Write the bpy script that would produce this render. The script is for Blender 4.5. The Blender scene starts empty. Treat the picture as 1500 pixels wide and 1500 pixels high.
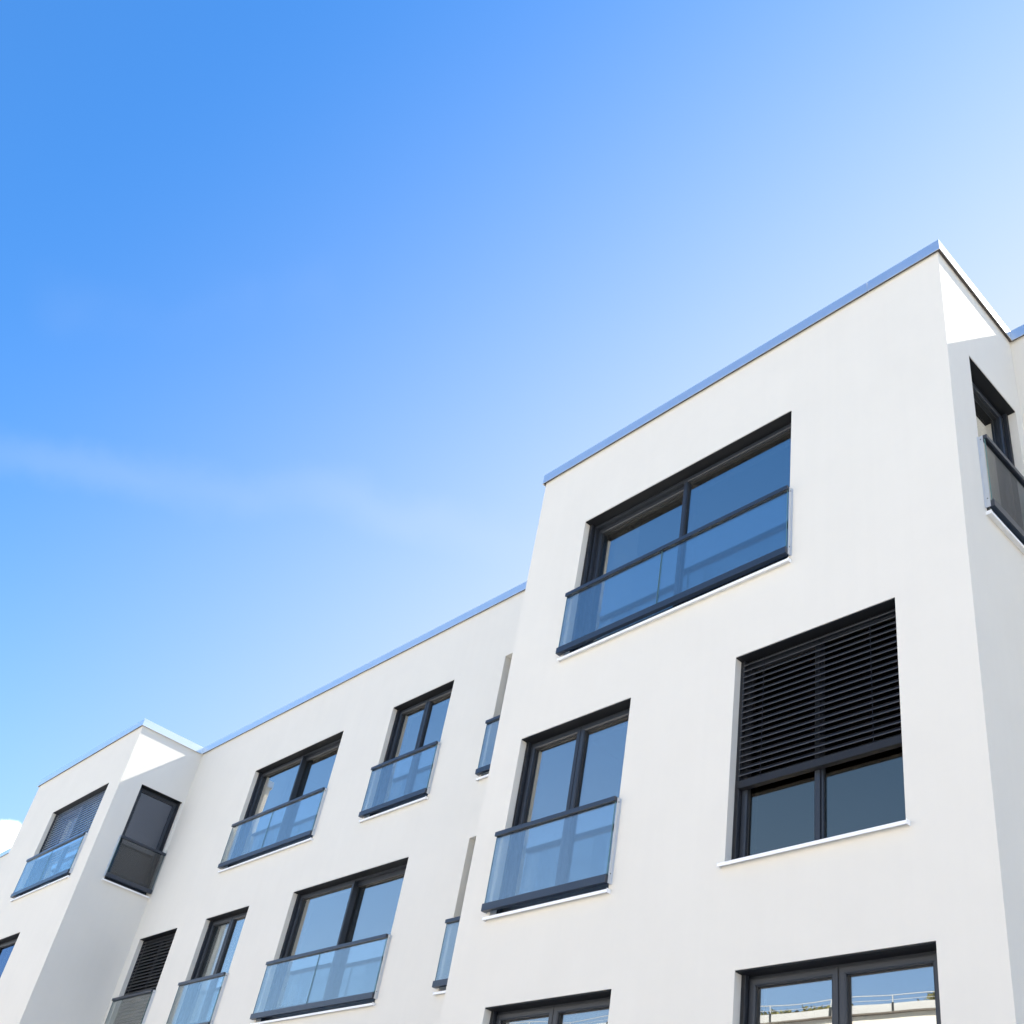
import bpy, bmesh, math, random
from mathutils import Matrix, Vector

random.seed(4)
scn = bpy.context.scene
COL = scn.collection
ZG = -0.75                                   # ground level

# ------------------------------------------------------------------ materials
def new_mat(name):
    m = bpy.data.materials.new(name); m.use_nodes = True
    nt = m.node_tree; nt.nodes.clear()
    out = nt.nodes.new('ShaderNodeOutputMaterial')
    return m, nt, out

def principled(name, col, rough=0.5, metal=0.0, spec=0.5, var=0.0, vscale=1.0, bump=0.0, bscale=200.0, bdist=0.002, coat=0.0, streak=0.0):
    m, nt, out = new_mat(name)
    p = nt.nodes.new('ShaderNodeBsdfPrincipled')
    p.inputs['Base Color'].default_value = (*col, 1)
    p.inputs['Roughness'].default_value = rough
    p.inputs['Metallic'].default_value = metal
    p.inputs['Specular IOR Level'].default_value = spec
    p.inputs['Coat Weight'].default_value = coat
    nt.links.new(p.outputs[0], out.inputs['Surface'])
    tc = nt.nodes.new('ShaderNodeTexCoord')
    if var:
        n = nt.nodes.new('ShaderNodeTexNoise'); n.inputs['Scale'].default_value = vscale
        n.inputs['Detail'].default_value = 6; n.inputs['Roughness'].default_value = 0.6
        nt.links.new(tc.outputs['Object'], n.inputs['Vector'])
        r = nt.nodes.new('ShaderNodeMapRange')
        r.inputs['From Min'].default_value = 0.25; r.inputs['From Max'].default_value = 0.75
        r.inputs['To Min'].default_value = 1 - var; r.inputs['To Max'].default_value = 1 + var
        nt.links.new(n.outputs['Fac'], r.inputs['Value'])
        mul = nt.nodes.new('ShaderNodeVectorMath'); mul.operation = 'SCALE'
        mul.inputs[0].default_value = col
        nt.links.new(r.outputs[0], mul.inputs['Scale'])
        last = mul.outputs[0]
        if streak:                            # faint vertical rain streaking, fixed to the plaster
            mp = nt.nodes.new('ShaderNodeMapping'); mp.inputs['Scale'].default_value = (9, 9, 0.35)
            nt.links.new(tc.outputs['Object'], mp.inputs['Vector'])
            n2 = nt.nodes.new('ShaderNodeTexNoise'); n2.inputs['Scale'].default_value = 1.0; n2.inputs['Detail'].default_value = 5
            nt.links.new(mp.outputs[0], n2.inputs['Vector'])
            r2 = nt.nodes.new('ShaderNodeMapRange')
            r2.inputs['From Min'].default_value = 0.3; r2.inputs['From Max'].default_value = 0.7
            r2.inputs['To Min'].default_value = 1 - streak; r2.inputs['To Max'].default_value = 1 + streak
            nt.links.new(n2.outputs['Fac'], r2.inputs['Value'])
            m2 = nt.nodes.new('ShaderNodeVectorMath'); m2.operation = 'SCALE'
            nt.links.new(last, m2.inputs[0]); nt.links.new(r2.outputs[0], m2.inputs['Scale'])
            last = m2.outputs[0]
        nt.links.new(last, p.inputs['Base Color'])
    if bump:
        n = nt.nodes.new('ShaderNodeTexNoise'); n.inputs['Scale'].default_value = bscale
        n.inputs['Detail'].default_value = 4
        nt.links.new(tc.outputs['Object'], n.inputs['Vector'])
        b = nt.nodes.new('ShaderNodeBump'); b.inputs['Strength'].default_value = bump
        b.inputs['Distance'].default_value = bdist
        nt.links.new(n.outputs['Fac'], b.inputs['Height'])
        nt.links.new(b.outputs[0], p.inputs['Normal'])
    return m

def glass(name, tint, refl_tint, f0, f1, wob=0.0, rough=0.0):
    """thin glazing: see-through tint plus a reflection that grows towards grazing angles"""
    m, nt, out = new_mat(name)
    tr = nt.nodes.new('ShaderNodeBsdfTransparent'); tr.inputs[0].default_value = (*tint, 1)
    gl = nt.nodes.new('ShaderNodeBsdfGlossy'); gl.inputs['Color'].default_value = (*refl_tint, 1)
    gl.inputs['Roughness'].default_value = rough
    lw = nt.nodes.new('ShaderNodeFresnel'); lw.inputs['IOR'].default_value = 1.5
    mr = nt.nodes.new('ShaderNodeMapRange')
    mr.inputs['From Min'].default_value = 0.04; mr.inputs['From Max'].default_value = 0.40
    mr.inputs['To Min'].default_value = f0; mr.inputs['To Max'].default_value = f1
    nt.links.new(lw.outputs[0], mr.inputs['Value'])
    mx = nt.nodes.new('ShaderNodeMixShader')
    nt.links.new(mr.outputs[0], mx.inputs[0])
    nt.links.new(tr.outputs[0], mx.inputs[1]); nt.links.new(gl.outputs[0], mx.inputs[2])
    nt.links.new(mx.outputs[0], out.inputs['Surface'])
    if wob:
        tc = nt.nodes.new('ShaderNodeTexCoord')
        n = nt.nodes.new('ShaderNodeTexNoise'); n.inputs['Scale'].default_value = 0.9; n.inputs['Detail'].default_value = 1
        nt.links.new(tc.outputs['Object'], n.inputs['Vector'])
        b = nt.nodes.new('ShaderNodeBump'); b.inputs['Strength'].default_value = 1.0
        b.inputs['Distance'].default_value = wob
        nt.links.new(n.outputs['Fac'], b.inputs['Height'])
        nt.links.new(b.outputs[0], gl.inputs['Normal'])
    return m

M = {}
M['plaster'] = principled('white_plaster', (0.72, 0.685, 0.612), 0.9, spec=0.2, var=0.02, vscale=1.3, bump=0.25, bscale=260, bdist=0.002, streak=0.006)
M['cap'] = principled('coping_sheet_metal', (0.86, 0.85, 0.82), 0.30, metal=0.85, var=0.03, vscale=2.0)
M['dark_gap'] = principled('bitumen_seal', (0.15, 0.13, 0.115), 0.8)
M['frame'] = principled('anthracite_aluminium', (0.022, 0.026, 0.033), 0.38, spec=0.5, var=0.06, vscale=3)
M['soffit'] = principled('blind_slot_black', (0.010, 0.011, 0.013), 0.6, spec=0.3)
M['rail'] = principled('dark_blue_grey_aluminium', (0.022, 0.030, 0.045), 0.32, spec=0.6, var=0.05, vscale=4)
M['post'] = principled('brushed_aluminium', (0.62, 0.64, 0.66), 0.42, metal=0.55, var=0.04, vscale=6)
M['screw'] = principled('dark_screw', (0.05, 0.05, 0.06), 0.4, metal=0.8)
M['sill'] = principled('white_aluminium_sill', (0.90, 0.89, 0.87), 0.45, spec=0.5, var=0.015, vscale=5)
M['slat'] = principled('black_blind_slat', (0.014, 0.014, 0.015), 0.45, spec=0.35)
M['bead'] = principled('slat_bead_highlight', (0.075, 0.075, 0.078), 0.4, spec=0.5)  # paler than the slat: light caught along the edge, put into the colour
M['slat_sky'] = principled('sky_tinted_blind_slat', (0.50, 0.54, 0.60), 0.25, metal=1.0)  # blue of the reflected sky partly put into the slat colour
M['seal'] = principled('black_gasket', (0.008, 0.008, 0.009), 0.6)
M['curtain'] = principled('white_curtain_cloth', (0.80, 0.79, 0.76), 0.9, spec=0.1)
M['curtain_grey'] = principled('grey_curtain_cloth', (0.62, 0.61, 0.58), 0.9, spec=0.1)
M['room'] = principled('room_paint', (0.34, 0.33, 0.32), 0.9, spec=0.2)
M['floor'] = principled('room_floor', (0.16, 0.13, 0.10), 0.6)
M['roof'] = principled('roof_gravel', (0.30, 0.29, 0.27), 0.95, var=0.2, vscale=30)
M['pane'] = glass('window_glass', (0.72, 0.78, 0.80), (0.96, 0.93, 0.86), 0.40, 0.88, wob=0.004)
M['pane_grey'] = glass('tinted_window_glass', (0.45, 0.46, 0.46), (0.80, 0.70, 0.55), 0.22, 0.6, wob=0.003)
M['pane_dark'] = glass('dark_window_glass', (0.40, 0.43, 0.47), (0.46, 0.52, 0.66), 0.22, 0.6, wob=0.003)
M['pane_clear'] = glass('uncoated_window_glass', (0.88, 0.90, 0.89), (0.9, 0.9, 0.9), 0.06, 0.35)
M['railglass'] = glass('railing_glass', (0.86, 0.91, 0.93), (1.0, 0.97, 0.92), 0.12, 0.38)
M['railglass_grey'] = glass('grey_railing_glass', (0.62, 0.64, 0.65), (0.62, 0.63, 0.66), 0.08, 0.30)
M['glassedge'] = principled('green_glass_edge', (0.10, 0.20, 0.20), 0.2)
M['paving'] = principled('light_paving', (0.66, 0.63, 0.575), 0.85, var=0.12, vscale=0.6, bump=0.2, bscale=40)
M['asphalt'] = principled('asphalt', (0.06, 0.06, 0.06), 0.9, var=0.15, vscale=3)
M['cream'] = principled('cream_render', (0.80, 0.775, 0.725), 0.9, spec=0.2, var=0.02, vscale=1)
M['fascia'] = principled('pale_grey_fascia', (0.55, 0.56, 0.57), 0.5)
M['leaf'] = principled('leaf_green', (0.17, 0.16, 0.05), 0.7, var=0.4, vscale=9)
M['terracotta'] = principled('brown_planter', (0.16, 0.09, 0.06), 0.8)

# ------------------------------------------------------------------ mesh helpers
class MB:
    def __init__(s): s.v = []; s.f = []; s.mi = []; s.mats = []
    def mat(s, m):
        if m not in s.mats: s.mats.append(m)
        return s.mats.index(m)
    def face(s, pts, m):
        i = len(s.v); s.v += [tuple(p) for p in pts]
        s.f.append(tuple(range(i, i + len(pts)))); s.mi.append(s.mat(m))
    def box(s, a, b, m):
        (x0, y0, z0), (x1, y1, z1) = a, b
        i = len(s.v)
        s.v += [(x0,y0,z0),(x1,y0,z0),(x1,y1,z0),(x0,y1,z0),(x0,y0,z1),(x1,y0,z1),(x1,y1,z1),(x0,y1,z1)]
        for q in ((0,3,2,1),(4,5,6,7),(0,1,5,4),(1,2,6,5),(2,3,7,6),(3,0,4,7)):
            s.f.append(tuple(i + k for k in q)); s.mi.append(s.mat(m))
    def prism(s, prof, x0, x1, m):
        """closed (y,z) profile extruded along x"""
        n = len(prof); i = len(s.v)
        s.v += [(x0, y, z) for y, z in prof] + [(x1, y, z) for y, z in prof]
        k = s.mat(m)
        for a in range(n):
            b = (a + 1) % n
            s.f.append((i+a, i+b, i+n+b, i+n+a)); s.mi.append(k)
        s.f.append(tuple(i + a for a in reversed(range(n)))); s.mi.append(k)
        s.f.append(tuple(i + n + a for a in range(n))); s.mi.append(k)
    def ring(s, x0, x1, z0, z1, prof, m, ins=(1,1,1,1)):
        """mitred frame: profile points (inset, y); ins scales the inset on left, right, bottom, top"""
        n = len(prof); i = len(s.v); k = s.mat(m)
        for (d, y) in prof:
            L, R, B, T = (d * q for q in ins)
            s.v += [(x0+L, y, z0+B), (x1-R, y, z0+B), (x1-R, y, z1-T), (x0+L, y, z1-T)]
        for a in range(n):
            b = (a + 1) % n
            for c in range(4):
                d = (c + 1) % 4
                s.f.append((i+4*a+c, i+4*a+d, i+4*b+d, i+4*b+c)); s.mi.append(k)
    def cyl(s, c, r, ax, l, m, n=12):
        i = len(s.v); k = s.mat(m)
        for e in (0, 1):
            for a in range(n):
                t = 2*math.pi*a/n; p = [0,0,0]
                o = [q for q in range(3) if q != ax]
                p[ax] = c[ax] + e*l; p[o[0]] = c[o[0]] + r*math.cos(t); p[o[1]] = c[o[1]] + r*math.sin(t)
                s.v.append(tuple(p))
        for a in range(n):
            b = (a+1) % n; s.f.append((i+a, i+b, i+n+b, i+n+a)); s.mi.append(k)
        s.f.append(tuple(i+a for a in range(n))); s.mi.append(k)
        s.f.append(tuple(i+n+a for a in range(n))); s.mi.append(k)
    def build(s, name, parent=None, xf=None, smooth=False):
        me = bpy.data.meshes.new(name)
        vs = s.v
        if xf is not None: vs = [tuple(xf @ Vector(p)) for p in vs]
        me.from_pydata(vs, [], s.f)
        for m in s.mats: me.materials.append(M[m])
        for p, k in zip(me.polygons, s.mi): p.material_index = k
        bm = bmesh.new(); bm.from_mesh(me)
        bmesh.ops.remove_doubles(bm, verts=bm.verts, dist=1e-5)
        bmesh.ops.recalc_face_normals(bm, faces=bm.faces)
        bm.to_mesh(me); bm.free()
        if smooth:
            for p in me.polygons: p.use_smooth = True
        o = bpy.data.objects.new(name, me); COL.objects.link(o)
        if parent is not None: attach(o, parent)
        return o

def attach(o, parent):
    o.parent = parent
    base = parent
    while base.parent is not None: base = base.parent
    if parent is base and base.type == 'EMPTY':
        o.matrix_parent_inverse = Matrix.Translation(-base.location)

def tag(o, label=None, cat=None, group=None, kind=None):
    if label: o['label'] = label
    if cat: o['category'] = cat
    if group: o['group'] = group
    if kind: o['kind'] = kind
    return o

def empty(name, loc):
    o = bpy.data.objects.new(name, None); o.location = loc; o.empty_display_size = 0.3
    COL.objects.link(o); return o

# ------------------------------------------------------------------ dimensions (metres)
xL, D, YL = -5.806, 1.518, 0.07              # right bay: left edge; set-back of the recessed front; left bay front
xc, xe = -18.186, -23.819                    # left bay: right and left edges
zR, CAP = 10.879, 0.163                      # wall top, coping height
H = {1: 3.728, 2: 6.728, 3: 9.716, 0: 0.728}  # window heads per storey
HT = 2.10                                    # opening height
XA, XB = -46.0, 13.0                         # ends of the building
TW = 0.42                                    # wall thickness
YB = 13.0

# (x0, x1, storey, face, kind, options)
WIN = [
 ('W1', -4.850, -1.769, 3, 'R', 'slide_l', dict(rail=True, cur='white_left')),
 ('W2', -5.332, -3.674, 2, 'R', 'double', dict(rail=True)),
 ('W3', -2.342, -0.672, 2, 'R', 'half', dict(rail=False, blind=5.362, pane='pane_grey')),
 ('W4', -2.183, -0.494, 1, 'R', 'double', dict(rail=False)),
 ('W5', -5.140, -3.492, 1, 'R', 'double', dict(rail=True)),
 ('M1', -15.275, -12.270, 3, 'M', 'slide_r', dict(rail=True, cur='white_left')),
 ('M2', -10.815, -9.203, 3, 'M', 'double', dict(rail=True)),
 ('M3', -7.995, -7.05, 3, 'M', 'single', dict(rail=True)),
 ('M4', -12.370, -9.320, 2, 'M', 'slide_r', dict(rail=True)),
 ('M5', -7.975, -7.05, 2, 'M', 'single', dict(rail=True)),
 ('M6', -15.250, -13.751, 2, 'M', 'double', dict(rail=True, cur='grey_left', pane0='pane_clear')),
 ('M7', -17.880, -16.334, 2, 'M', 'double', dict(rail=True, blind=4.75)),
 ('L1', -21.79, -18.824, 3, 'L', 'slide_l', dict(rail=True, blind=8.55, slat='slat_sky', tilt=74, hw=.018)),
 ('L3', -23.15, -20.376, 2, 'L', 'slide_l', dict(rail=True, pane='pane_dark')),
 ('R1', 0.442, 1.389, 3, 'SR', 'single', dict(rail=True)),
 ('L2', 0.517, 1.469, 3, 'SL', 'single', dict(rail=True, pane='pane_dark')),
 # storeys below the picture and fronts just outside it
 ('M1c', -15.275, -12.270, 1, 'M', 'slide_r', dict(rail=True)),
 ('M4c', -11.2, -9.320, 1, 'M', 'double', dict(rail=True)),
 ('L1c', -21.79, -18.824, 1, 'L', 'slide_l', dict(rail=True)),
 ('X1', 3.0, 6.0, 3, 'M', 'slide_r', dict(rail=True)),
 ('X2', 3.0, 6.0, 2, 'M', 'slide_r', dict(rail=True)),
 ('X3', -30.0, -27.0, 3, 'M', 'slide_r', dict(rail=True)),
 ('X4', -30.0, -27.0, 2, 'M', 'slide_r', dict(rail=True)),
]

# faces: local (u, depth, z) -> world
def XF(face):
    if face == 'R': return Matrix.Identity(4)
    if face == 'M': return Matrix.Translation((0, D, 0))
    if face == 'L': return Matrix.Translation((0, YL, 0))
    # side walls face +x: local u -> world y, local depth y -> world -x
    X0 = 0.0 if face == 'SR' else xc
    return Matrix(((0, -1, 0, X0), (1, 0, 0, 0), (0, 0, 1, 0), (0, 0, 0, 1)))

# ------------------------------------------------------------------ walls
def wall_panel(mb, u0, u1, z0, z1, thick, holes, xf, skip=()):
    us = sorted({u0, u1, *[h[0] for h in holes], *[h[1] for h in holes], *[s_ for p in skip for s_ in p]})
    zs = sorted({z0, z1, *[h[2] for h in holes], *[h[3] for h in holes]})
    def solid(i, j):
        if i < 0 or j < 0 or i >= len(us)-1 or j >= len(zs)-1: return False
        u, z = (us[i]+us[i+1])/2, (zs[j]+zs[j+1])/2
        if any(a < u < b for a, b in skip): return False
        return not any(h[0] < u < h[1] and h[2] < z < h[3] for h in holes)
    P = lambda u, y, z: tuple(xf @ Vector((u, y, z)))
    for i in range(len(us)-1):
        for j in range(len(zs)-1):
            if not solid(i, j): continue
            a, b, c, d = us[i], us[i+1], zs[j], zs[j+1]
            mb.face([P(a,0,c),P(b,0,c),P(b,0,d),P(a,0,d)], 'plaster')
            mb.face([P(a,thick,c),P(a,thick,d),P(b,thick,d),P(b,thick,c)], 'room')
            if not solid(i-1, j): mb.face([P(a,0,c),P(a,0,d),P(a,thick,d),P(a,thick,c)], 'plaster')
            if not solid(i+1, j): mb.face([P(b,0,c),P(b,thick,c),P(b,thick,d),P(b,0,d)], 'plaster')
            if not solid(i, j-1): mb.face([P(a,0,c),P(a,thick,c),P(b,thick,c),P(b,0,c)], 'plaster')
            if not solid(i, j+1): mb.face([P(a,0,d),P(b,0,d),P(b,thick,d),P(a,thick,d)], 'plaster')

def holes(face):
    return [(w[1], w[2], H[w[3]]-HT, H[w[3]]) for w in WIN if w[4] == face]

bld = tag(empty('apartment_building', (-12, 6, ZG)),
          'white rendered flat-roofed apartment block with projecting bays, dark framed windows and glass balcony fronts', 'building')

ZB = ZG - 0.4
ZT = zR + 0.03                               # wall runs up into the coping
mb = MB(); wall_panel(mb, xL, 0, ZB, ZT, TW, holes('R'), XF('R'))
wall_panel(mb, TW, D, ZB, ZT, TW, holes('SR'), XF('SR'))
# left flank of the right bay (faces -x)
mb.box((xL, TW, ZB), (xL+TW, D, ZT), 'plaster')
wall_panel(mb, xe, xc, ZB, ZT, TW, holes('L'), XF('L'))
wall_panel(mb, YL+TW, D, ZB, ZT, TW, holes('SL'), XF('SL'))
mb.box((xe, YL+TW, ZB), (xe+TW, D, ZT), 'plaster')
wall_panel(mb, XA, XB, ZB, ZT, TW, holes('M'), XF('M'), skip=((xL+TW, -TW), (xe+TW, xc-TW)))
mb.box((XA, D+TW, ZB), (XA+TW, YB, ZT), 'plaster')
mb.box((XB-TW, D+TW, ZB), (XB, YB, ZT), 'plaster')
mb.box((XA, YB, ZB), (XB, YB+TW, ZT), 'plaster')
mb.build('wall', bld)

# roof, floors, inner walls
mb = MB(); mb.box((XA+.1, D+.12, 10.42), (XB-.1, YB+.1, 10.62), 'roof')
mb.box((xL+.12, .12, 10.43), (-.12, D+.12, 10.63), 'roof'); mb.box((xe+.12, YL+.12, 10.43), (xc-.12, D+.12, 10.63), 'roof')
mb.build('roof', bld)
mb = MB()
for k in (1, 2, 3):
    zf = H[k]-HT-0.05
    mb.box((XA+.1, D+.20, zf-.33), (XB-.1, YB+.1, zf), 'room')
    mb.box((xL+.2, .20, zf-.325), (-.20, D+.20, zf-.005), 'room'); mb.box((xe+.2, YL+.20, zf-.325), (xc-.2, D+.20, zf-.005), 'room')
mb.build('floor_slab', bld)
mb = MB()
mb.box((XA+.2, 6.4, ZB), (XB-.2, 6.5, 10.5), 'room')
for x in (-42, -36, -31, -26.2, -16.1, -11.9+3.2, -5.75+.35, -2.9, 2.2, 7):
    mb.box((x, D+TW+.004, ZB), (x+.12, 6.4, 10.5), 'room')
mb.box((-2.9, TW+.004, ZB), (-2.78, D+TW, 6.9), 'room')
mb.build('inner_wall', bld)

# ------------------------------------------------------------------ coping
def cap_run(pts, outs, ends=(0, 0)):
    """coping along a polyline; outs = outward normal of each segment"""
    prof = [(.034, zR+.012, 'cap'), (.034, zR+CAP, 'cap'), (-.36, zR+CAP-.02, 'cap'), (-.36, zR+.035, 'dark_gap'),
            (.030, zR+.035, 'dark_gap'), (.030, zR+.014, 'cap'), (.037, zR, 'cap'), (.041, zR+.001, 'cap')]
    mb = MB(); n = len(prof)
    rings = []
    for i, (x, y) in enumerate(pts):
        if i == 0: d = Vector(outs[0])
        elif i == len(pts)-1: d = Vector(outs[-1])
        else: d = Vector(outs[i-1]) + Vector(outs[i])
        rings.append([(x + d.x*o, y + d.y*o, z) for o, z, _ in prof])
    for i in range(len(pts)-1):
        for a in range(n):
            b = (a+1) % n
            mb.face([rings[i][a], rings[i+1][a], rings[i+1][b], rings[i][b]], prof[a][2])
    mb.face(rings[0], 'cap'); mb.face(list(reversed(rings[-1])), 'cap')
    return mb.build('parapet_cap', bld)
F, SD, WD = (0, -1), (1, 0), (-1, 0)
G = 0.0022
XJ = -0.80
# right bay: flank, front left of the joint; then the corner piece round to the recessed front
cap_run([(xL, D-.046), (xL, 0), (XJ-G, 0)], [WD, F])
cap_run([(XJ+G, 0), (0, 0), (0, D), (4.0, D)], [F, SD, F])
cap_run([(4.0+2*G, D), (9.0, D)], [F]); cap_run([(9.0+2*G, D), (XB, D)], [F])
# recessed middle front
cap_run([(-12.0+G, D), (xL-.045, D)], [F])
cap_run([(xe, D-.046), (xe, YL), (xc, YL), (xc, D), (-12.0-G, D)], [WD, F, SD, F])
cap_run([(-34, D), (xe-.045, D)], [F]); cap_run([(XA, D), (-34-2*G, D)], [F])

# ------------------------------------------------------------------ windows
def pane(mb, x0, x1, z0, z1, y, m):
    mb.box((x0, y, z0), (x1, y+.006, z1), m)

SASH = [(0, .198), (0, .128), (.004, .124), (.044, .124), (.056, .132), (.056, .184), (.044, .198)]
def make_window(w):
    name, x0, x1, st, face, kind, o = w
    xf = XF(face); h = H[st]; b = h - HT
    gm = o.get('pane', 'pane')
    f = MB()
    RV = 0.14 if face == 'M' and kind == 'single' else 0.083
    RV = RV if face in 'RML' else 0.083
    # blind slot lining under the head and side guides of the blind
    f.box((x0+.002, .006 if RV < .12 else .125, h-.012), (x1-.002, .141, h-.002), 'soffit')
    if RV < .12:
        for a, c in ((x0+.002, x0+.044), (x1-.044, x1-.002)):
            f.box((a, RV, b+.002), (c, .1235, h-.0125), 'frame')
            f.box((a+.010, RV-.002, b+.002), (c-.010, RV-.0005, h-.0125), 'seal')
    # fixed outer frame
    ZF = h - .010
    f.ring(x0+.003, x1-.003, b+.003, ZF, [(0, .290), (0, .142), (.060, .142), (.064, .146), (.064, .290)], 'frame', (1, 1, 3.55 if o.get('rail') else .8, .6))
    win = None; panes = []
    iL, iR, iB, iT = x0+.048, x1-.048, b+(.215 if o.get('rail') else .040), ZF-.028
    mid = (x0+x1)/2
    if kind == 'double':
        sashes = [(iL, mid-.004, 'in'), (mid+.004, iR, 'in')]
        f.box((mid-.0035, .132, iB), (mid+.0035, .190, iT), 'seal')
    elif kind == 'half':
        sashes = [(iL, mid+.01, 'in'), (mid+.014, iR, 'bare')]
    elif kind == 'single':
        sashes = [(iL, iR, 'in')]
    elif kind == 'slide_l':
        sashes = [(iL, mid+.05, 'deep'), (mid-.035, iR, 'fix')]
    else:
        sashes = [(iL, mid+.035, 'fix'), (mid-.05, iR, 'deep')]
    for a, c, how in sashes:
        if how == 'in':
            f.ring(a, c, iB, iT, SASH, 'frame')
            f.ring(a+.056, c-.056, iB+.056, iT-.056, [(0, .186), (0, .158), (.008, .162), (.008, .186)], 'seal')
            panes.append((a+.053, c-.053, iB+.053, iT-.053, .166))
        elif how == 'fix':
            f.ring(a, c, iB, iT, [(0, .207), (0, .126), (.042, .126), (.050, .133), (.050, .207)], 'frame')
            f.ring(a+.050, c-.050, iB+.050, iT-.050, [(0, .195), (0, .156), (.008, .160), (.008, .195)], 'seal')
            panes.append((a+.047, c-.047, iB+.047, iT-.047, .166))
        elif how == 'bare':
            f.ring(a, c, iB, iT, [(0, .207), (0, .140), (.016, .140), (.020, .145), (.020, .207)], 'frame')
            panes.append((a+.017, c-.017, iB+.017, iT-.017, .166))
        else:
            f.ring(a, c, iB, iT, [(0, .284), (0, .196), (.062, .196), (.072, .204), (.072, .284)], 'frame')
            f.ring(a+.072, c-.072, iB+.072, iT-.072, [(0, .275), (0, .226), (.008, .230), (.008, .275)], 'seal')
            panes.append((a+.069, c-.069, iB+.069, iT-.069, .234))
    win = f.build('window', bld, xf)
    for k, p in enumerate(panes):
        g = MB(); pane(g, *p, o.get('pane0', gm) if k == 0 else gm); g.build('pane', win, xf)
    # sill with turned-up ends
    s = MB(); e = .032
    s.prism([(-.052, b-.024), (-.052, b+.006), (.150, b+.002), (.150, b-.004), (-.046, b+.0), (-.046, b-.024)], x0-e, x1+e, 'sill')
    s.box((x0-e-.005, -.055, b-.026), (x0-e-.0005, -.002, b+.014), 'sill')
    s.box((x1+e+.0005, -.055, b-.026), (x1+e+.005, -.002, b+.014), 'sill')
    s.build('sill', win, xf)
    if 'blind' in o:
        m = o.get('slat', 'slat'); zb = o['blind']; t = math.radians(o.get('tilt', 52))
        q = MB(); pitch = .066; yc = .098; hw = o.get('hw', .036); bd = 'bead' if m == 'slat' else m
        top = h - .046; z = zb + .090; pitch = (top - z)/round((top - z)/pitch)
        cs, sn = math.cos(t), math.sin(t)
        while z < top + .01:
            # slightly crowned slat: outer edge low, inner edge high, rolled outer bead
            pr = []
            for k in range(5):
                a = -1 + k*.5; crown = .005*(1-a*a)
                pr.append((yc + a*hw*cs - crown*sn, z + a*hw*sn + crown*cs))
            bot = [(y, zz-.0016) for y, zz in reversed(pr)]
            q.prism(pr+bot, x0+.040, x1-.040, m)
            yb, zb2 = yc - hw*cs, z - hw*sn
            q.prism([(yb-.004, zb2-.003), (yb+.001, zb2-.005), (yb+.003, zb2+.001), (yb-.002, zb2+.004)], x0+.040, x1-.040, bd)
            z += pitch
        q.box((x0+.040, yc-.030, zb), (x1-.040, yc+.026, zb+.012), m)
        q.box((x0+.040, yc-.031, zb+.0121), (x1-.040, yc-.022, zb+.070), m)
        for fr in (.17, .83) if x1-x0 < 2 else (.1, .5, .9):
            xx = x0 + fr*(x1-x0)
            q.box((xx-.002, yc-.034, zb+.05), (xx+.002, yc-.0325, h-.05), 'seal')
        q.build('blind', win, xf)
    return win

def make_railing(w):
    name, x0, x1, st, face, kind, o = w
    xf = XF(face); h = H[st]; b = h - HT
    a, c = x0-.045, x1+.025
    if face in ('SR', 'SL'): a, c = x0-.02, min(x1+.03, D-.012)
    yo = -.082
    zt = h - 1.165                       # top of the handrail
    zb0 = b + .062                       # underside of the bottom rail
    r = MB()                             # bottom rail: deep channel
    r.prism([(yo, zb0), (yo, zb0+.078), (yo+.018, zb0+.078), (yo+.018, zb0+.070), (yo+.050, zb0+.070), (yo+.050, zb0)], a, c, 'rail')
    t = MB()
    t.prism([(yo-.004, zt-.050), (yo-.004, zt-.003), (yo, zt), (yo+.046, zt), (yo+.049, zt-.003), (yo+.049, zt-.050), (yo+.030, zt-.050),
             (yo+.030, zt-.040), (yo+.016, zt-.040), (yo+.016, zt-.050)], a, c, 'rail')
    segs = [(a+.008, c-.008)]
    if c - a > 2.5:
        m = a + (c-a)*.475
        segs = [(a+.008, m-.004), (m+.004, c-.008)]
        r.box((m-.0035, yo+.021, zb0+.0705), (m+.0035, yo+.0275, zt-.0405), 'seal')
    rail = r.build('balcony_railing', bld, xf)
    t.build('handrail', rail, xf)
    for p, q in segs:
        gk = 'railglass_grey' if face in ('SR', 'SL') else 'railglass'
        g = MB(); g.box((p+.004, yo+.0195, zb0+.0705), (q-.004, yo+.0290, zt-.0405), gk)
        for e0 in (p, q-.0035): g.box((e0, yo+.0197, zb0+.071), (e0+.0035, yo+.0288, zt-.041), 'glassedge')
        g; g.build('glass_panel', rail, xf)
    for x, side in ((a, -1), (c, 1)):    # flat bar brackets, one each end, screwed through to the wall
        p = MB()
        xa, xb = (x-.006, x-.0005) if side < 0 else (x+.0005, x+.006)
        p.box((xa, yo+.034, zb0+.004), (xb, .004, zt-.002), 'post')
        s_ = (x-.017, x-.006) if side < 0 else (x+.006, x+.017)
        if not (side > 0 and face in ('SR', 'SL')):
            p.box((s_[0], -.006, zb0+.004), (s_[1], -.0005, zt-.002), 'post')
        for zz in (zb0+.10, zt-.045):
            q0 = xb if side > 0 else xa-.002
            p.cyl((q0, yo+.054, zz), .006, 0, .002, 'screw')
        p.build('post', rail, xf)
    return rail

for w in WIN:
    make_window(w)
    if w[6].get('rail'): make_railing(w)

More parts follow.
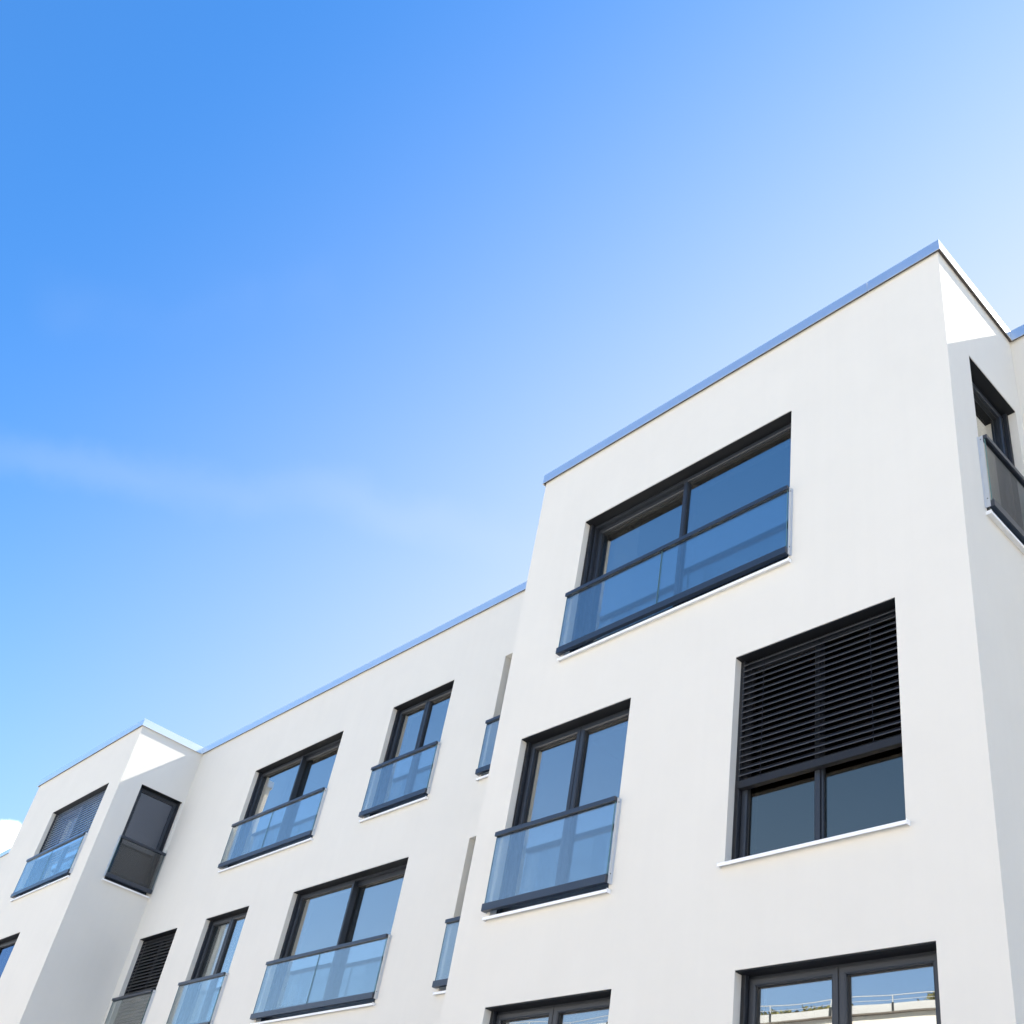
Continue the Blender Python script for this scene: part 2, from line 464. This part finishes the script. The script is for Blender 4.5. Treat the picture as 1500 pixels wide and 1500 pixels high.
# ------------------------------------------------------------------ curtains (inside, behind the panes)
def curtain(u0, u1, z0, z1, y, face, m, label, folds=.09):
    mb = MB(); n = int((u1-u0)/.012); pts = []
    for i in range(n+1):
        u = u0 + (u1-u0)*i/n
        pts.append((u, y + .028*math.sin(2*math.pi*(u-u0)/folds) + .010*math.sin(2*math.pi*(u-u0)/(folds*2.7)+1)))
    for i in range(n):
        (ua, ya), (ub, yb) = pts[i], pts[i+1]
        mb.face([(ua,ya,z0),(ub,yb,z0),(ub,yb,z1),(ua,ya,z1)], m)
        mb.face([(ua,ya+.002,z0),(ua,ya+.002,z1),(ub,yb+.002,z1),(ub,yb+.002,z0)], m)
    o = mb.build('curtain', None, XF(face), smooth=True)
    return tag(o, label, 'curtain', 'curtains behind the windows')
for w in WIN:
    cu = w[6].get('cur')
    if not cu: continue
    h = H[w[3]]; b = h-HT
    if w[0] == 'W1': curtain(w[1]+.18, w[1]+.62, b+.02, h-.06, .37, 'R', 'curtain', 'white curtain gathered at the left inside the wide top window nearest the roof corner')
    if w[0] == 'M1': curtain(w[1]+.14, w[1]+.75, b+.02, h-.06, .36, 'M', 'curtain', 'bright white curtain at the left inside the wide upper window beside the left bay')
    if w[0] == 'M6': curtain(w[1]+.10, w[1]+1.05, b+.02, h-.05, .27, 'M', 'curtain_grey', 'grey curtain in the lower window next to the closed blind')

# ------------------------------------------------------------------ ground and the street behind the camera
g = MB(); S = 900
g.box((-S, -S, ZG-.2), (S, S, ZG), 'paving')
tag(g.build('ground'), kind='structure')
opp = tag(empty('terrace_building', (-8, -24, ZG)), 'cream rendered building with a railed roof terrace across the street', 'building')
ANG = Matrix.Translation((-11.5, -16, 0)) @ Matrix.Rotation(math.radians(-7.0), 4, 'Z')
def ob(mbx, name, par): return mbx.build(name, par, ANG)
TOPZ = 9.07
m_ = MB(); m_.box((-34, -9, ZG-.3), (40, 0, TOPZ-.02), 'cream'); ow = ob(m_, 'wall', opp)
m_ = MB(); m_.box((-34.1, -9.05, TOPZ-.019), (40.1, .10, TOPZ+.012), 'dark_gap')
m_.box((-34.1, -.25, TOPZ+.0121), (40.1, .08, TOPZ+.20), 'fascia')
for k in range(46):
    m_.box((-33+k*1.62, .081, TOPZ+.013), (-32.94+k*1.62, .10, TOPZ+.22), 'frame')
ob(m_, 'fascia', opp)
m_ = MB()
m_.box((-34, .03, TOPZ+.40), (40, .05, TOPZ+.418), 'post'); m_.box((-34, .03, TOPZ+.29), (40, .045, TOPZ+.299), 'post')
for k in range(46): m_.box((-33+k*1.62, .03, TOPZ+.201), (-32.97+k*1.62, .05, TOPZ+.399), 'post')
ob(m_, 'terrace_railing', opp)
for r_ in (1, 2, 3):
    for k in range(12):
        u = -31 + k*5.8
        q = MB(); z0 = .2 + (r_-1)*2.9
        q.box((u, .001, z0), (u+1.7, .03, z0+1.9), 'frame'); q.box((u+.08, .0301, z0+.08), (u+.81, .036, z0+1.82), 'pane_grey'); q.box((u+.89, .0301, z0+.08), (u+1.62, .036, z0+1.82), 'pane_grey')
        ob(q, 'window', opp)
def bush(u, w, hgt, label):
    q = MB()
    q.box((u-w/2, -.75, TOPZ+.02), (u+w/2, -.35, TOPZ+.30), 'terracotta')
    t = ob(q, 'planter', None); tag(t, label, 'planter', 'planters on the roof terrace')
    q = MB(); rr = random.Random(int(u*10))
    for _ in range(260):
        c = Vector((u + rr.gauss(0, w*.3), -.5 + rr.gauss(0, .18), TOPZ+.30+abs(rr.gauss(0, hgt*.45))))
        a = Vector((rr.uniform(-1,1), rr.uniform(-1,1), rr.uniform(-1,1))).normalized()*.07
        d = a.cross(Vector((rr.uniform(-1,1), rr.uniform(-1,1), rr.uniform(-1,1)))).normalized()*.04
        q.face([c-a, c+d, c+a, c-d], 'leaf')
    lf = q.build('foliage', None, ANG); lf.parent = t
bush(-2.2, 1.2, .13, 'long brown planter of yellow green shrubs at the rail of the terrace')
bush(-1.0, 1.0, .10, 'low brown planter of yellow green shrubs beside the longer one')
bush(2.1, .6, .2, 'single brown planter of shrubs apart from the other two')

# ------------------------------------------------------------------ sun, sky
sd = Vector((0.24, 0.945, 1.0)).normalized()
sun = bpy.data.lights.new('sun', 'SUN'); sun.energy = 5.0; sun.angle = math.radians(0.53); sun.color = (1.0, 0.94, 0.86)
so = bpy.data.objects.new('sun', sun); COL.objects.link(so)
so.rotation_euler = (-sd).to_track_quat('-Z', 'Y').to_euler(); so.location = (5, 20, 30)

wd = bpy.data.worlds.new('World'); scn.world = wd; wd.use_nodes = True
nt = wd.node_tree; nt.nodes.clear()
out = nt.nodes.new('ShaderNodeOutputWorld'); bg = nt.nodes.new('ShaderNodeBackground')
sky = nt.nodes.new('ShaderNodeTexSky'); sky.sky_type = 'NISHITA'; sky.sun_disc = False
sky.sun_elevation = math.asin(sd.z); sky.sun_rotation = math.atan2(sd.x, sd.y)
sky.altitude = 200; sky.air_density = 1.0; sky.dust_density = 0.2; sky.ozone_density = 2.0
bg.inputs['Strength'].default_value = 0.115
tc = nt.nodes.new('ShaderNodeTexCoord')
hs = nt.nodes.new('ShaderNodeHueSaturation'); hs.inputs['Saturation'].default_value = 1.30; hs.inputs['Value'].default_value = 1.24
nt.links.new(sky.outputs[0], hs.inputs['Color'])
gm_ = nt.nodes.new('ShaderNodeVectorMath'); gm_.operation = 'MULTIPLY'; gm_.inputs[1].default_value = (0.94, 0.975, 1.03)
nt.links.new(hs.outputs[0], gm_.inputs[0])
last = gm_.outputs[0]
# pale haze: thickest low down on the sun's side of the sky, gone overhead
hz = nt.nodes.new('ShaderNodeVectorMath'); hz.operation = 'DOT_PRODUCT'; hz.inputs[1].default_value = (0.003, 1.517, -0.545)
nt.links.new(tc.outputs['Generated'], hz.inputs[0])
ha = nt.nodes.new('ShaderNodeMath'); ha.operation = 'ADD'; ha.inputs[1].default_value = 0.447; ha.use_clamp = True
nt.links.new(hz.outputs['Value'], ha.inputs[0])
hp = nt.nodes.new('ShaderNodeMath'); hp.operation = 'POWER'; hp.inputs[1].default_value = 2.0
nt.links.new(ha.outputs[0], hp.inputs[0])
sy_ = nt.nodes.new('ShaderNodeSeparateXYZ'); nt.links.new(tc.outputs['Generated'], sy_.inputs[0])  # extra haze in the unseen sky opposite, added to whiten walls and reflections
f1_ = nt.nodes.new('ShaderNodeMapRange'); f1_.inputs['From Min'].default_value = -.08; f1_.inputs['From Max'].default_value = -.60; f1_.inputs['To Max'].default_value = .95
nt.links.new(sy_.outputs['Y'], f1_.inputs['Value'])
f2_ = nt.nodes.new('ShaderNodeMapRange'); f2_.inputs['From Min'].default_value = .95; f2_.inputs['From Max'].default_value = .05
nt.links.new(sy_.outputs['Z'], f2_.inputs['Value'])
fp_ = nt.nodes.new('ShaderNodeMath'); fp_.operation = 'POWER'; fp_.inputs[1].default_value = 2.2
nt.links.new(f2_.outputs[0], fp_.inputs[0])
f3_ = nt.nodes.new('ShaderNodeMath'); f3_.operation = 'MULTIPLY'
nt.links.new(f1_.outputs[0], f3_.inputs[0]); nt.links.new(fp_.outputs[0], f3_.inputs[1])
f4_ = nt.nodes.new('ShaderNodeMath'); f4_.operation = 'ADD'; f4_.use_clamp = True
nt.links.new(f3_.outputs[0], f4_.inputs[0]); nt.links.new(hp.outputs[0], f4_.inputs[1]); hp = f4_
mz = nt.nodes.new('ShaderNodeMixRGB'); mz.inputs[2].default_value = (2.80, 3.24, 3.75, 1)
nt.links.new(hp.outputs[0], mz.inputs[0]); nt.links.new(last, mz.inputs[1]); last = mz.outputs[0]
# two thin cirrus streaks, each a faint fibrous band along a great circle
def cirrus(last, nrm, mid, width, reach, amp, sc):
    def node(kind, op=None):
        n = nt.nodes.new(kind)
        if op: n.operation = op
        return n
    n = node('ShaderNodeTexNoise'); n.inputs['Scale'].default_value = sc; n.inputs['Detail'].default_value = 6; n.inputs['Roughness'].default_value = .55
    nt.links.new(tc.outputs['Generated'], n.inputs['Vector'])
    d = node('ShaderNodeVectorMath', 'DOT_PRODUCT'); d.inputs[1].default_value = nrm
    nt.links.new(tc.outputs['Generated'], d.inputs[0])
    w = node('ShaderNodeMath', 'MULTIPLY_ADD'); w.inputs[1].default_value = width*2.4
    c0 = node('ShaderNodeMath', 'SUBTRACT'); c0.inputs[1].default_value = .5; nt.links.new(n.outputs['Fac'], c0.inputs[0])
    nt.links.new(c0.outputs[0], w.inputs[0]); nt.links.new(d.outputs['Value'], w.inputs[2])
    a = node('ShaderNodeMath', 'ABSOLUTE'); nt.links.new(w.outputs[0], a.inputs[0])
    r = node('ShaderNodeMapRange'); r.interpolation_type = 'SMOOTHSTEP'
    r.inputs['From Min'].default_value = width; r.inputs['From Max'].default_value = 0
    nt.links.new(a.outputs[0], r.inputs['Value'])
    e = node('ShaderNodeVectorMath', 'DOT_PRODUCT'); e.inputs[1].default_value = mid
    nt.links.new(tc.outputs['Generated'], e.inputs[0])
    q = node('ShaderNodeMapRange'); q.interpolation_type = 'SMOOTHSTEP'
    q.inputs['From Min'].default_value = reach; q.inputs['From Max'].default_value = reach + (1-reach)*.55
    nt.links.new(e.outputs['Value'], q.inputs['Value'])
    n2 = node('ShaderNodeTexNoise'); n2.inputs['Scale'].default_value = sc*.6; n2.inputs['Detail'].default_value = 3
    nt.links.new(tc.outputs['Generated'], n2.inputs['Vector'])
    k = node('ShaderNodeMapRange'); k.inputs['From Min'].default_value = .35; k.inputs['From Max'].default_value = .62; k.inputs['To Max'].default_value = amp
    nt.links.new(n2.outputs['Fac'], k.inputs['Value'])
    m1 = node('ShaderNodeMath', 'MULTIPLY'); nt.links.new(r.outputs[0], m1.inputs[0]); nt.links.new(q.outputs[0], m1.inputs[1])
    m2 = node('ShaderNodeMath', 'MULTIPLY'); nt.links.new(m1.outputs[0], m2.inputs[0]); nt.links.new(k.outputs[0], m2.inputs[1])
    mx = nt.nodes.new('ShaderNodeMixRGB'); mx.inputs[2].default_value = (3.0, 3.4, 3.9, 1)
    nt.links.new(m2.outputs[0], mx.inputs[0]); nt.links.new(last, mx.inputs[1])
    return mx.outputs[0]
last = cirrus(last, (-0.4812, 0.4092, -0.7752), (-0.7553, 0.2553, 0.6036), .030, .955, .115, 8)
last = cirrus(last, (-0.4988, 0.6136, -0.6121), (-0.7038, 0.1253, 0.6992), .040, .990, .06, 9)
# one small cumulus head low in the west
def cum(dirv, r0, last, seed):
    dist = nt.nodes.new('ShaderNodeVectorMath'); dist.operation = 'DISTANCE'; dist.inputs[1].default_value = Vector(dirv).normalized()
    nt.links.new(tc.outputs['Generated'], dist.inputs[0])
    n = nt.nodes.new('ShaderNodeTexNoise'); n.inputs['Scale'].default_value = 60; n.inputs['Detail'].default_value = 6; n.inputs['Roughness'].default_value = .62
    nt.links.new(tc.outputs['Generated'], n.inputs['Vector'])
    ad = nt.nodes.new('ShaderNodeMath'); ad.operation = 'MULTIPLY_ADD'; ad.inputs[1].default_value = .008
    nt.links.new(n.outputs['Fac'], ad.inputs[0]); nt.links.new(dist.outputs['Value'], ad.inputs[2])
    r = nt.nodes.new('ShaderNodeMapRange'); r.interpolation_type = 'SMOOTHSTEP'
    r.inputs['From Min'].default_value = r0+.004-.003; r.inputs['From Max'].default_value = r0+.004+.004
    r.inputs['To Min'].default_value = 1; r.inputs['To Max'].default_value = 0
    nt.links.new(ad.outputs[0], r.inputs['Value'])
    m = nt.nodes.new('ShaderNodeMixRGB'); m.inputs[2].default_value = (14, 14, 14.2, 1)
    nt.links.new(r.outputs[0], m.inputs[0]); nt.links.new(last, m.inputs[1])
    return m.outputs[0]
last = cum((-.929, .225, .291), .0155, last, 1)
last = cum((-.935, .215, .279), .022, last, 2)
nt.links.new(last, bg.inputs['Color'])
nt.links.new(bg.outputs[0], out.inputs['Surface'])

# ------------------------------------------------------------------ camera
yaw, pitch, roll = 0.9062129549856129, 0.6106502470196441, 0.18376960703955894
cy, sy, cp, sp = math.cos(yaw), math.sin(yaw), math.cos(pitch), math.sin(pitch)
fw = Vector((-sy*cp, cy*cp, sp)); r0 = Vector((cy, sy, 0)); u0 = r0.cross(fw)
c, s = math.cos(roll), math.sin(roll)
rt = c*r0 + s*u0; up = -s*r0 + c*u0
cam = bpy.data.cameras.new('camera'); co = bpy.data.objects.new('camera', cam); COL.objects.link(co)
co.matrix_world = Matrix(((rt.x, up.x, -fw.x, 3.0937), (rt.y, up.y, -fw.y, -6.6728), (rt.z, up.z, -fw.z, 0.9047), (0, 0, 0, 1)))
cam.sensor_width = 36; cam.lens = 1581.53/1500*36
cam.shift_x = (750-789.84)/1500; cam.shift_y = (902.73-750)/1500
cam.clip_start = 0.1; cam.clip_end = 3000
scn.camera = co

vs = scn.view_settings
vs.view_transform = 'Standard'; vs.look = 'None'; vs.gamma = 1; vs.use_curve_mapping = False
vs.exposure = 1.24
